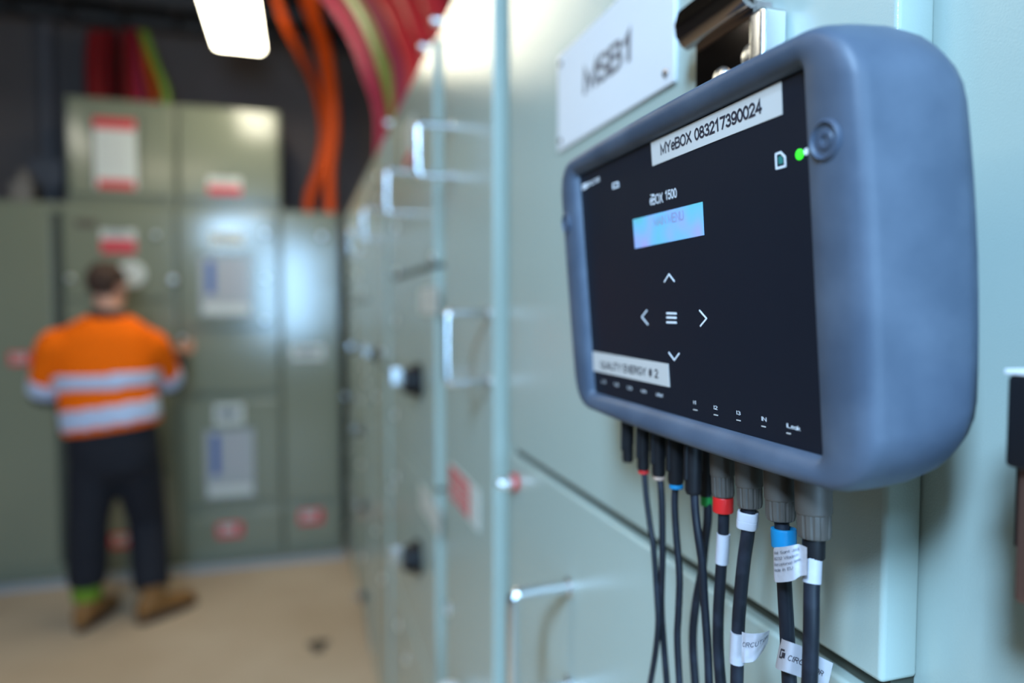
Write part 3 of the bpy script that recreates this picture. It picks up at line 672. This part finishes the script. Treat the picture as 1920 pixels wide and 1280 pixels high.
# inspection windows
def window(door, cx, cy, w_, h_):
    f = NB(); a = hy(cx-w_/2, cy-h_/2, FY); c = hy(cx+w_/2, cy+h_/2, FY); t_ = .016
    for (x0, x1, z0, z1) in ((a.x, c.x, a.z-t_, a.z), (a.x, c.x, c.z, c.z+t_), (a.x, a.x+t_, c.z+t_, a.z-t_), (c.x-t_, c.x, c.z+t_, a.z-t_)): box(f, x0, x1, FY-.012, FY, z0, z1, .002)
    fr = obj('window_frame', f, 'paint_shaded', door)
    pn_ = NB(); box(pn_, a.x+t_, c.x-t_, FY-.004, FY-.0005, c.z+t_, a.z-t_); obj('window_pane', pn_, 'pane', fr, None)
    q = NB(); box(q, a.x+.05, a.x+.095, FY-.0052, FY-.0042, c.z+h_/1300*4.3*.36, a.z-.045); obj('window_print', q, 'sblue', fr, None, label='blue printed bar')
    q = NB()
    for k in range(5): box(q, a.x+.12, c.x-.05-.03*(k % 2), FY-.0052, FY-.0042, a.z-.07-.045*k, a.z-.055-.045*k)
    obj('window_print', q, 'spink', fr, None)
    q = NB(); box(q, a.x+.03, c.x-.03, FY-.0052, FY-.0042, c.z+.03, c.z+.085); obj('window_print', q, 'slab', fr, None, label='white strip')
window(dC[0], 423, 535, 108, 122); window(dC[2], 431, 867, 104, 130)
def far_knob(door, px, py, m='nickel', r=.022, L=.03, label=None):
    p = hy(px, py, FY); b = NB(); lathe(b, (p.x, FY, p.z), (0, -1, 0), [(r*1.2, 0), (r*1.2, L*.15), (r, L*.3), (r*.9, L*.8), (r*.5, L)], 22); return obj('door_knob', b, m, door, label=label)
far_knob(dB[0], 132, 522, r=.016); far_knob(dB[0], 325, 524, r=.018); far_knob(dC[0], 497, 437, r=.014); far_knob(dD[0], 604, 442, r=.015); far_knob(dC[0], 497, 600, r=.014); far_knob(dC[0], 498, 521, r=.014); far_knob(dB[0], 293, 440, r=.013)
far_knob(dC[1], 343, 634, r=.012, L=.07)
# dark slot on the second cabinet's head
p = hy(160, 419, FY); b = NB(); box(b, p.x-.05, p.x+.06, FY-.006, FY, p.z-.018, p.z+.018, .003); obj('vent_slot', b, 'grime', dB[0])
# flat dark strip standing for the shade between the first two cabinets
b = NB(); box(b, xA-.048, xA+.002, FY+.014, FY+.0198, .1, far-.06); obj('gap_shade_strip', b, 'gap', tB)
b = NB(); box(b, -2.06, -.06, FY+.006, FY+.0195, .022, .09); 
# thing standing on the left cabinet
bt_ = hy(46, 378, 4.75); t = thing('junction_box', 'small beige box standing on top of the leftmost far cabinet', 'box', (bt_.x, 4.75, far))
b = NB(); box(b, bt_.x-.055, bt_.x+.055, 4.70, 4.80, far, far+.14, .01); obj('body', b, 'beige', t)
b = NB(); lathe(b, (bt_.x, 4.75, far+.14), (0, 0, 1), [(.03, 0), (.028, .06), (.02, .07)], 18); obj('gland', b, 'beige', t)
# white cover low on the tall door
p = hx(838, 1300, -.03); t = thing('lever_cover', 'white rounded plastic cover low on the tall door, cut by the bottom edge', 'cover', (0, 1.20, .82))
p = hx(870, 1285, 0)
b = NB(); box(b, -.055, -.0005, p.y-.03, p.y+.03, p.z-.13, p.z+.005, .022, 4); obj('shell', b, 'white', t)
b = NB(); box(b, -.030, -.0005, p.y-.085, p.y-.03, p.z-.12, p.z+.012, .012, 3); obj('side_housing', b, 'slab', t)

# ---------------------------------------------------------------- overhead: lamps, tray, cables
def lamp(x, y0, y1, z, label, wd=.15, m='lamp'):
    t = thing('ceiling_lamp', label, 'light', (x, (y0+y1)/2, z), 'fluorescent lamps under the ceiling')
    b = NB(); box(b, x-wd*.9, x+wd*.9, y0-.01, y1+.01, z+.045, z+.075, .008); obj('housing', b, 'lamp_body', t)
    b = NB(); box(b, x-wd, x+wd, y0, y1, z, z+.045, .02, 4); obj('diffuser', b, m, t)
    for yy in (y0+.2, y1-.2):
        b = NB(); tube(b, [(x, yy, z+.07), (x, yy, 3.505)], .004, 8); obj('hanger_rod', b, 'tray', t)
    return t
lamp(-.575, 2.85, 4.16, 2.98, 'lit fluorescent batten lamp hanging at the top of the photo', .125)
lamp(-2.12, 1.75, 2.98, 2.98, 'lit fluorescent batten lamp, left of the visible one', m='lamp_dim')
def lamp_body(x, y0, y1, z, wd, label):  # housing put over an added lamp, out of view
    t = thing('ceiling_lamp', label, 'light', (x, (y0+y1)/2, z), 'fluorescent lamps under the ceiling')
    b = NB(); box(b, x-wd, x+wd, y0, y1, z, z+.06, .01, 3); obj('housing', b, 'lamp_body', t)
    for yy in (y0+.2, y1-.2):
        b = NB(); tube(b, [(x, yy, z+.05), (x, yy, 3.505)], .004, 8); obj('hanger_rod', b, 'tray', t)
lamp_body(-1.08, -1.32, -.12, 2.635, .2, 'added cool lamp behind the camera, standing for daylight')
lamp_body(-1.7, .17, 1.43, 3.03, .18, 'added warm fill lamp over the middle of the room')
# cable tray under the ceiling (ladder running across the room)
t = thing('cable_tray', 'dark metal cable ladder across the top left', 'cable tray', (-1.2, 4.72, 3.33))
b = NB(); box(b, -3.5, .5, 4.55, 4.58, 3.33, 3.42, .003); obj('side_rail', b, 'tray', t)
b = NB(); box(b, -3.5, .5, 4.92, 4.95, 3.33, 3.42, .003); obj('side_rail', b, 'tray', t)
x = -3.4
while x < .45:
    b = NB(); box(b, x, x+.04, 4.581, 4.919, 3.34, 3.36); obj('rung', b, 'tray', t); x += .3
for x in (-2.4, -1.0, .3):
    for y in (4.565, 4.935):
        b = NB(); tube(b, [(x, y, 3.41), (x, y, 3.505)], .006, 8); obj('hanger_rod', b, 'tray', t)
# blue-grey conduit on the far wall
a = hy(85, 60, 5.1); b = NB(); tube(b, [(a.x, 5.105, 3.49), (a.x, 5.105, 2.2)], .045, 16); box(b, a.x-.09, a.x+.09, 5.04, 5.149, 2.33, 2.50, .006)
tag(obj('wall_conduit', b, 'conduit'), 'grey vertical conduit on the dark wall left of the upper boxes', 'pipe')

def overhead(path, r, m, label, group, name='power_cable', end=None):
    P = [hy(q[0], q[1], q[2]) for q in path]; b = NB()
    if end: P = [q for q in P if q.z > end+.10]; P.append(Vector((P[-1].x, P[-1].y, end+.004))); tube(b, P, r, 14, 8)
    return tag(obj(name, b, m), label, 'cable', group)
G4 = 'orange cables dropping onto the far row'
overhead([(575,-60,4.05),(592,30,4.3),(612,90,4.5),(625,180,4.7),(627,250,4.75),(619,320,4.75),(606,380,4.75),(602,412,4.75)], .034, 'corange', 'thick bright orange cable, rightmost of those dropping onto the far row', G4, end=far)
overhead([(560,-60,4.18),(575,10,4.4),(600,80,4.62),(614,180,4.84),(616,250,4.86),(600,320,4.86),(580,375,4.86),(572,412,4.86)], .030, 'corange', 'orange cable just left of the rightmost orange one', G4, end=far)
overhead([(505,-60,4.0),(530,30,4.15),(558,90,4.4),(590,160,4.8),(606,240,5.0),(598,310,5.0),(578,370,5.0),(568,412,5.0)], .026, 'corange', 'dim orange cable crossing left behind the bright orange ones', G4, end=far)
G5 = 'red cables entering the upper box'
for i, (x0, x1, m, r, note) in enumerate(((178, 174, 'cdred', .040, 'dark red cable, leftmost on the upper box'), (200, 193, 'cdred', .038, 'dark red cable, second from the left on the upper box'), (212, 211, 'cdred', .034, 'dark red cable, third from the left on the upper box'),
        (240, 246, 'cdred', .034, 'dark red cable right of the gap in the bunch on the upper box'), (252, 262, 'crim', .028, 'crimson cable beside the orange one on the upper box'), (258, 287, 'corange', .030, 'orange cable leaning right on the upper box'), (268, 310, 'cgreen', .026, 'yellow-green earth cable leaning right on the upper box'))):
    yy = 4.67+.085*(i % 3); overhead([(x0, 60, yy), ((x0+x1)/2-3, 110, yy), (x1, 170, yy), (x1+2, 212, yy)], r, m, note, G5, end=zt)
G6 = 'thick cables arching onto the near row'
arch = [
 ('crim', .046, [(560,-70,3.4),(622,-10,3.3),(668,60,3.2),(700,140,3.1),(722,215,3.08),(738,300,3.08)], 'crimson cable, innermost of the arch over the near row'),
 ('cdred', .045, [(590,-80,3.2),(650,-20,3.1),(694,50,2.98),(724,130,2.9),(742,205,2.88),(758,300,2.88)], 'dark red cable between the crimson and green ones in the arch'),
 ('cgreen', .036, [(620,-60,3.0),(672,0,2.9),(708,70,2.8),(732,140,2.74),(747,210,2.72),(762,300,2.72)], 'yellow-green earth cable in the arch over the near row'),
 ('crim', .040, [(655,-60,2.8),(705,10,2.7),(738,80,2.6),(757,140,2.56),(772,230,2.56)], 'crimson cable just right of the green one in the arch'),
 ('cred', .046, [(680,-70,2.55),(735,0,2.48),(764,60,2.42),(785,130,2.40),(805,230,2.40)], 'bright red cable right of the green one in the arch'),
 ('cred', .046, [(720,-80,2.4),(768,-10,2.32),(795,50,2.26),(815,110,2.25),(840,230,2.25)], 'bright red cable, outermost of the arch over the near row'),
 ('cred', .044, [(770,-80,2.2),(805,-20,2.14),(830,40,2.10),(850,120,2.10)], 'bright red cable partly hidden by the cabinet top edge'),
]
for m, r, pth, note in arch: overhead(pth, r, m, note, G6, end=TOP)

# ---------------------------------------------------------------- the worker
py_ = 3.82
pr = thing('person', 'worker in orange hi-vis shirt and navy trousers, back turned, at the far cabinets', 'person', (-1.13, 3.84, 0))
def J(px, py, y): return hy(px, py, y)
fwd = Vector((math.sin(math.radians(22)), math.cos(math.radians(22)), 0)); side = Vector((fwd.y, -fwd.x, 0))
tsd = Vector((math.cos(math.radians(-6)), math.sin(math.radians(-6)), 0)); tfw = Vector((-tsd.y, tsd.x, 0))
def eli(c, rx, ry, k=0, n=28, s=tsd, f=tfw, p=2.3):
    out = []
    for j in range(n):
        a = 2*PI*j/n; ca, sa = math.cos(a), math.sin(a)
        ex = math.copysign(abs(ca)**(2/p), ca)*rx; ey = math.copysign(abs(sa)**(2/p), sa)*ry
        out.append(Vector(c)+s*ex+f*ey+Vector((0, 0, k*ex)))
    return out
neckb = J(204, 590, 3.80); head = J(203, 536, 3.84)
shL, shR = J(104, 650, 3.80), J(284, 648, 3.84)
elL, elR = J(82, 738, 3.88), J(318, 716, 4.02)
wrL, wrR = J(118, 748, 4.10), J(337, 668, 4.25)
hipL, hipR = J(180, 852, py_), J(252, 848, py_)
knL, knR = J(165, 985, 3.80), J(276, 975, 3.92)
ftL, ftR = hz(163, 1178, 0), hz(295, 1160, 0)
anL, anR = Vector((ftL.x, ftL.y+.02, .10)), Vector((ftR.x-.02, ftR.y+.0, .10))
def torso(bm, g=0.0, hem=803, kk=.13):
    R = []
    for px, py, rx, ry, k in ((204, 588, .070, .065, 0), (203, 598, .115, .085, 0), (201, 610, .165, .102, 0), (199, 630, .205, .12, 0), (198, 665, .215, .13, 0), (200, 705, .21, .135, .04), (204, 745, .205, .135, .08), (209, 780, .205, .138, .11), (212, hem, .208, .14, kk)):
        R.append(eli(J(px, py, py_), rx+g, ry+g, k))
    loft(bm, R)
hd = Vector((head.x, head.y, head.z))
rotH = Matrix((side, fwd, Vector((0, 0, 1)))).transposed()
def Hl(x, y, z): return hd+side*x+fwd*y+Vector((0, 0, z))
def head_bm(bm):
    ball(bm, Hl(0, -.012, .028), .076, .094, .088, rotH); ball(bm, Hl(0, .022, -.035), .060, .072, .078, rotH)
    ball(bm, Hl(0, .052, -.078), .034, .032, .028, rotH)
    tube(bm, [Hl(0, .086, .012), Hl(0, .108, -.020), Hl(0, .094, -.030)], [.009, .014, .010], 10)
    for s in (-1, 1):
        ball(bm, Hl(.076*s, -.004, -.008), .009, .019, .030, rotH); ball(bm, Hl(.030*s, .080, .020), .024, .012, .009, rotH)
    tube(bm, [Hl(-.022, .086, -.055), Hl(0, .094, -.054), Hl(.022, .086, -.055)], [.006, .009, .006], 8)
    tube(bm, [neckb+Vector((0, .01, -.05)), neckb+Vector((0, .015, .02)), Hl(0, -.015, -.05)], [.068, .062, .060], 18)
def hand(bm, wr, elb, dirn, palm_n, curl, sgn):
    """palm, four unequal bent fingers and a thumb leaving the side of the palm"""
    d = Vector(dirn).normalized(); n_ = Vector(palm_n); n_ = (n_-d*n_.dot(d)).normalized(); s = d.cross(n_)*sgn
    tube(bm, [elb, elb.lerp(wr, .35), elb.lerp(wr, .9), wr], [.046, .047, .031, .028], 16)
    L = .092; pts = [wr-d*.01, wr+d*L*.35, wr+d*L*.75, wr+d*L]; rings = []
    for p, hw, th in zip(pts, (.026, .036, .041, .040), (.019, .016, .014, .011)):
        rings.append([p+s*math.cos(2*PI*j/16)*hw+n_*math.sin(2*PI*j/16)*th for j in range(16)])
    loft(bm, rings)
    for k, (off, ln) in enumerate(((.029, .070), (.0098, .078), (-.0098, .072), (-.029, .056))):
        p = wr+d*(L-.012)+s*off; q = d.copy(); P = [p]; c = curl*(1+.18*k)
        for frac in (.46, .30, .24):
            q = (Matrix.Rotation(-c*(1 if sgn > 0 else -1), 3, s*(1 if sgn > 0 else -1)) @ q).normalized(); p = p+q*(ln*frac+.004); P.append(p)
        tube(bm, P, [.0092, .0086, .0080, .0066], 10, 4)
    b0 = wr+d*.028+s*.026; tube(bm, [b0, b0+d*.018+s*.026+n_*.008, b0+d*.042+s*.036+n_*.018, b0+d*.060+s*.034+n_*.026], [.014, .0115, .0100, .0080], 10, 4)
def body_parts():
    def f(bm):
        torso(bm, -.018, 800, .0); head_bm(bm)
        loft(bm, [eli(J(208, 790, py_), .17, .12), eli(J(214, 830, py_), .18, .125), eli(J(216, 868, py_), .15, .11)])
        for sh, el in ((shL, elL), (shR, elR)): tube(bm, [sh, sh.lerp(el, .5), el], [.058, .052, .044], 16)
        hand(bm, wrL, elL, (.55, .75, .12), (0, 0, 1), .45, -1)
        hand(bm, wrR, elR, (.10, .9, .35), (-.8, .3, -.2), .30, 1)
        for h, k, a in ((hipL, knL, anL), (hipR, knR, anR)): tube(bm, [h, h.lerp(k, .5), k, k.lerp(a, .4), a, a-Vector((0, 0, .05))], [.082, .075, .055, .055, .037, .036], 18)
    return [f]
body = obj('body', remesh(body_parts(), .006, 3), 'skin', pr, 180)
# hair cap
b = NB(); t_ = bmesh.new(); bmesh.ops.create_uvsphere(t_, u_segments=32, v_segments=20, radius=1)
bmesh.ops.delete(t_, geom=[v for v in t_.verts if (v.co.z < -.18 and v.co.y > -.25) or (v.co.y > .55 and v.co.z < .35) or v.co.z < -.72], context='VERTS')
t_.transform(Matrix.Diagonal((.083, .103, .096, 1))); t_.transform(rotH.to_4x4()); t_.transform(Matrix.Translation(Hl(0, -.014, .026)))
bmesh.ops.solidify(t_, geom=t_.faces[:], thickness=.010); merge(b, t_); obj('hair', b, 'hair', pr, 180)
for s in (-1, 1):
    b = NB(); ball(b, Hl(.030*s, .084, .008), .011, .011, .011); obj('eye', b, 'eye', pr)
# shirt
def shirt(bm):
    torso(bm, .012)
    for sh, el in ((shL, elL), (shR, elR)):
        o = sh.lerp(el, 1.0); tube(bm, [sh.lerp(J(200, 650, py_), .25)+Vector((0, 0, .0)), sh, sh.lerp(el, .5), o], [.085, .083, .078, .072], 20)
sh_bm = remesh([shirt], .011, 4); bands = sh_bm.copy()
shirt_o = obj('shirt', sh_bm, 'hivis', pr, 180)
def band(src, pred, lab=None, th=.006, m='refl', name='reflective_band', parent=shirt_o):
    b = src.copy(); b.normal_update()
    bmesh.ops.delete(b, geom=[f for f in b.faces if not pred(f.calc_center_median())], context='FACES')
    b.normal_update()
    for v in b.verts: v.co += v.normal*.004
    bmesh.ops.solidify(b, geom=b.faces[:], thickness=th)
    return obj(name, b, m, parent, 180, label=lab)
def torso_x(p): c = J(204, 720, py_); return (p-c).dot(tsd)
zc1 = J(190, 716, py_-.13).z; zc2 = J(210, 781, py_-.13).z
band(bands, lambda p: abs(torso_x(p)) < .222 and abs(p.z-zc1-.045*torso_x(p)) < .034, 'silver band around the back')
band(bands, lambda p: abs(torso_x(p)-.01) < .235 and abs(p.z-zc2-.13*torso_x(p)) < .046 and (p-elR).length > .12 and (p-elL).length > .12, 'silver band at the hem')
for sh, el in ((shL, elL), (shR, elR)):
    d = (el-sh).normalized()
    band(bands, lambda p, el=el, d=d: -.075 < (p-el).dot(d) < .005 and ((p-el)-d*(p-el).dot(d)).length < .10, 'silver band on the sleeve')
bands.free()
b = NB(); tube(b, [elL.lerp(shL, .05), elL, elL.lerp(wrL, .5), elL.lerp(wrL, .93)], [.055, .060, .052, .044], 20); obj('forearm_sleeve', b, 'navy', shirt_o, 180, label='navy forearm sleeve')
b = NB(); tube(b, [elR.lerp(shR, .05), elR, elR.lerp(wrR, .5), elR.lerp(wrR, .93)], [.055, .060, .052, .044], 20); obj('forearm_sleeve', b, 'navy', shirt_o, 180, label='navy forearm sleeve')
b = NB(); nb = neckb; rings = [eli(nb+Vector((0, 0, -.012)), .088, .080), eli(nb+Vector((0, .004, .026)), .074, .068), eli(nb+Vector((0, .004, .024)), .068, .062), eli(nb+Vector((0, 0, -.014)), .080, .072)]
loft(b, rings+[rings[0]], caps=False); obj('collar', b, 'navy', shirt_o, 180, label='navy collar')
# trousers
def trousers(bm):
    loft(bm, [eli(J(210, 778, py_), .185, .125, .1), eli(J(211, 800, py_), .198, .135), eli(J(214, 840, py_), .208, .145), eli(J(216, 872, py_), .20, .14), eli(J(216, 895, py_), .15, .11)])
    for h, k, a in ((hipL, knL, anL), (hipR, knR, anR)):
        tube(bm, [h+Vector((0, 0, .04)), h.lerp(k, .3), h.lerp(k, .75), k, k.lerp(a, .5), a+Vector((0, 0, .115 if h is hipL else .06))], [.112, .112, .098, .092, .090, .084], 22)
tr = obj('trousers', remesh([trousers], .012, 4), 'navy', pr, 180)
# boots
def boot(an_, toe_dir, nm):
    d = Vector(toe_dir).normalized(); s = Vector((d.y, -d.x, 0)); heel = Vector((an_.x, an_.y, 0))-d*.075
    def prof(l, wd, z0, z1, lift=0): 
        c = heel+d*l; out = []
        for j in range(20):
            a = 2*PI*j/20; out.append(c+s*math.cos(a)*wd+Vector((0, 0, (z0+z1)/2+math.sin(a)*(z1-z0)/2)))
        return out
    def f(bm):
        loft(bm, [prof(.0, .030, .02, .11), prof(.02, .040, .02, .14), prof(.08, .043, .02, .145), prof(.15, .046, .02, .115), prof(.22, .051, .02, .090), prof(.275, .047, .02, .080), prof(.305, .028, .022, .062)])
        lathe(bm, heel+d*.075+Vector((0, 0, .09)), (0, 0, 1), [(.054, 0), (.053, .06), (.056, .10), (.05, .105)], 24)
    o = obj('boot', remesh([f], .006, 3), 'boot', pr, 180)
    b = NB(); R = []
    for zz, g in ((0, 0), (.004, .003), (.024, .003), (.026, 0)):
        ring_ = []
        for j in range(36):
            a = 2*PI*j/36; l = .155+math.cos(a)*(.158+g); wd = (.046+.010*math.cos(a)+g)*math.sin(a)/max(.55, abs(math.sin(a))**.4 if abs(math.sin(a)) > 0 else 1) if abs(math.sin(a)) > 1e-3 else 0
            ring_.append(heel+d*l+s*wd+Vector((0, 0, zz)))
        R.append(ring_)
    loft(b, R); obj('boot_sole', b, 'sole', o, 60)
    return o
bL = boot(anL, (.28, .96, 0), 'l'); bR = boot(anR, (.72, .69, 0), 'r')
b = NB(); lathe(b, (anL.x, anL.y, .145), (0, 0, 1), [(.060, 0), (.066, .008), (.066, .060), (.060, .070)], 24); obj('sock_cuff', b, 'ylime', bL, label='lime green sock cuff')
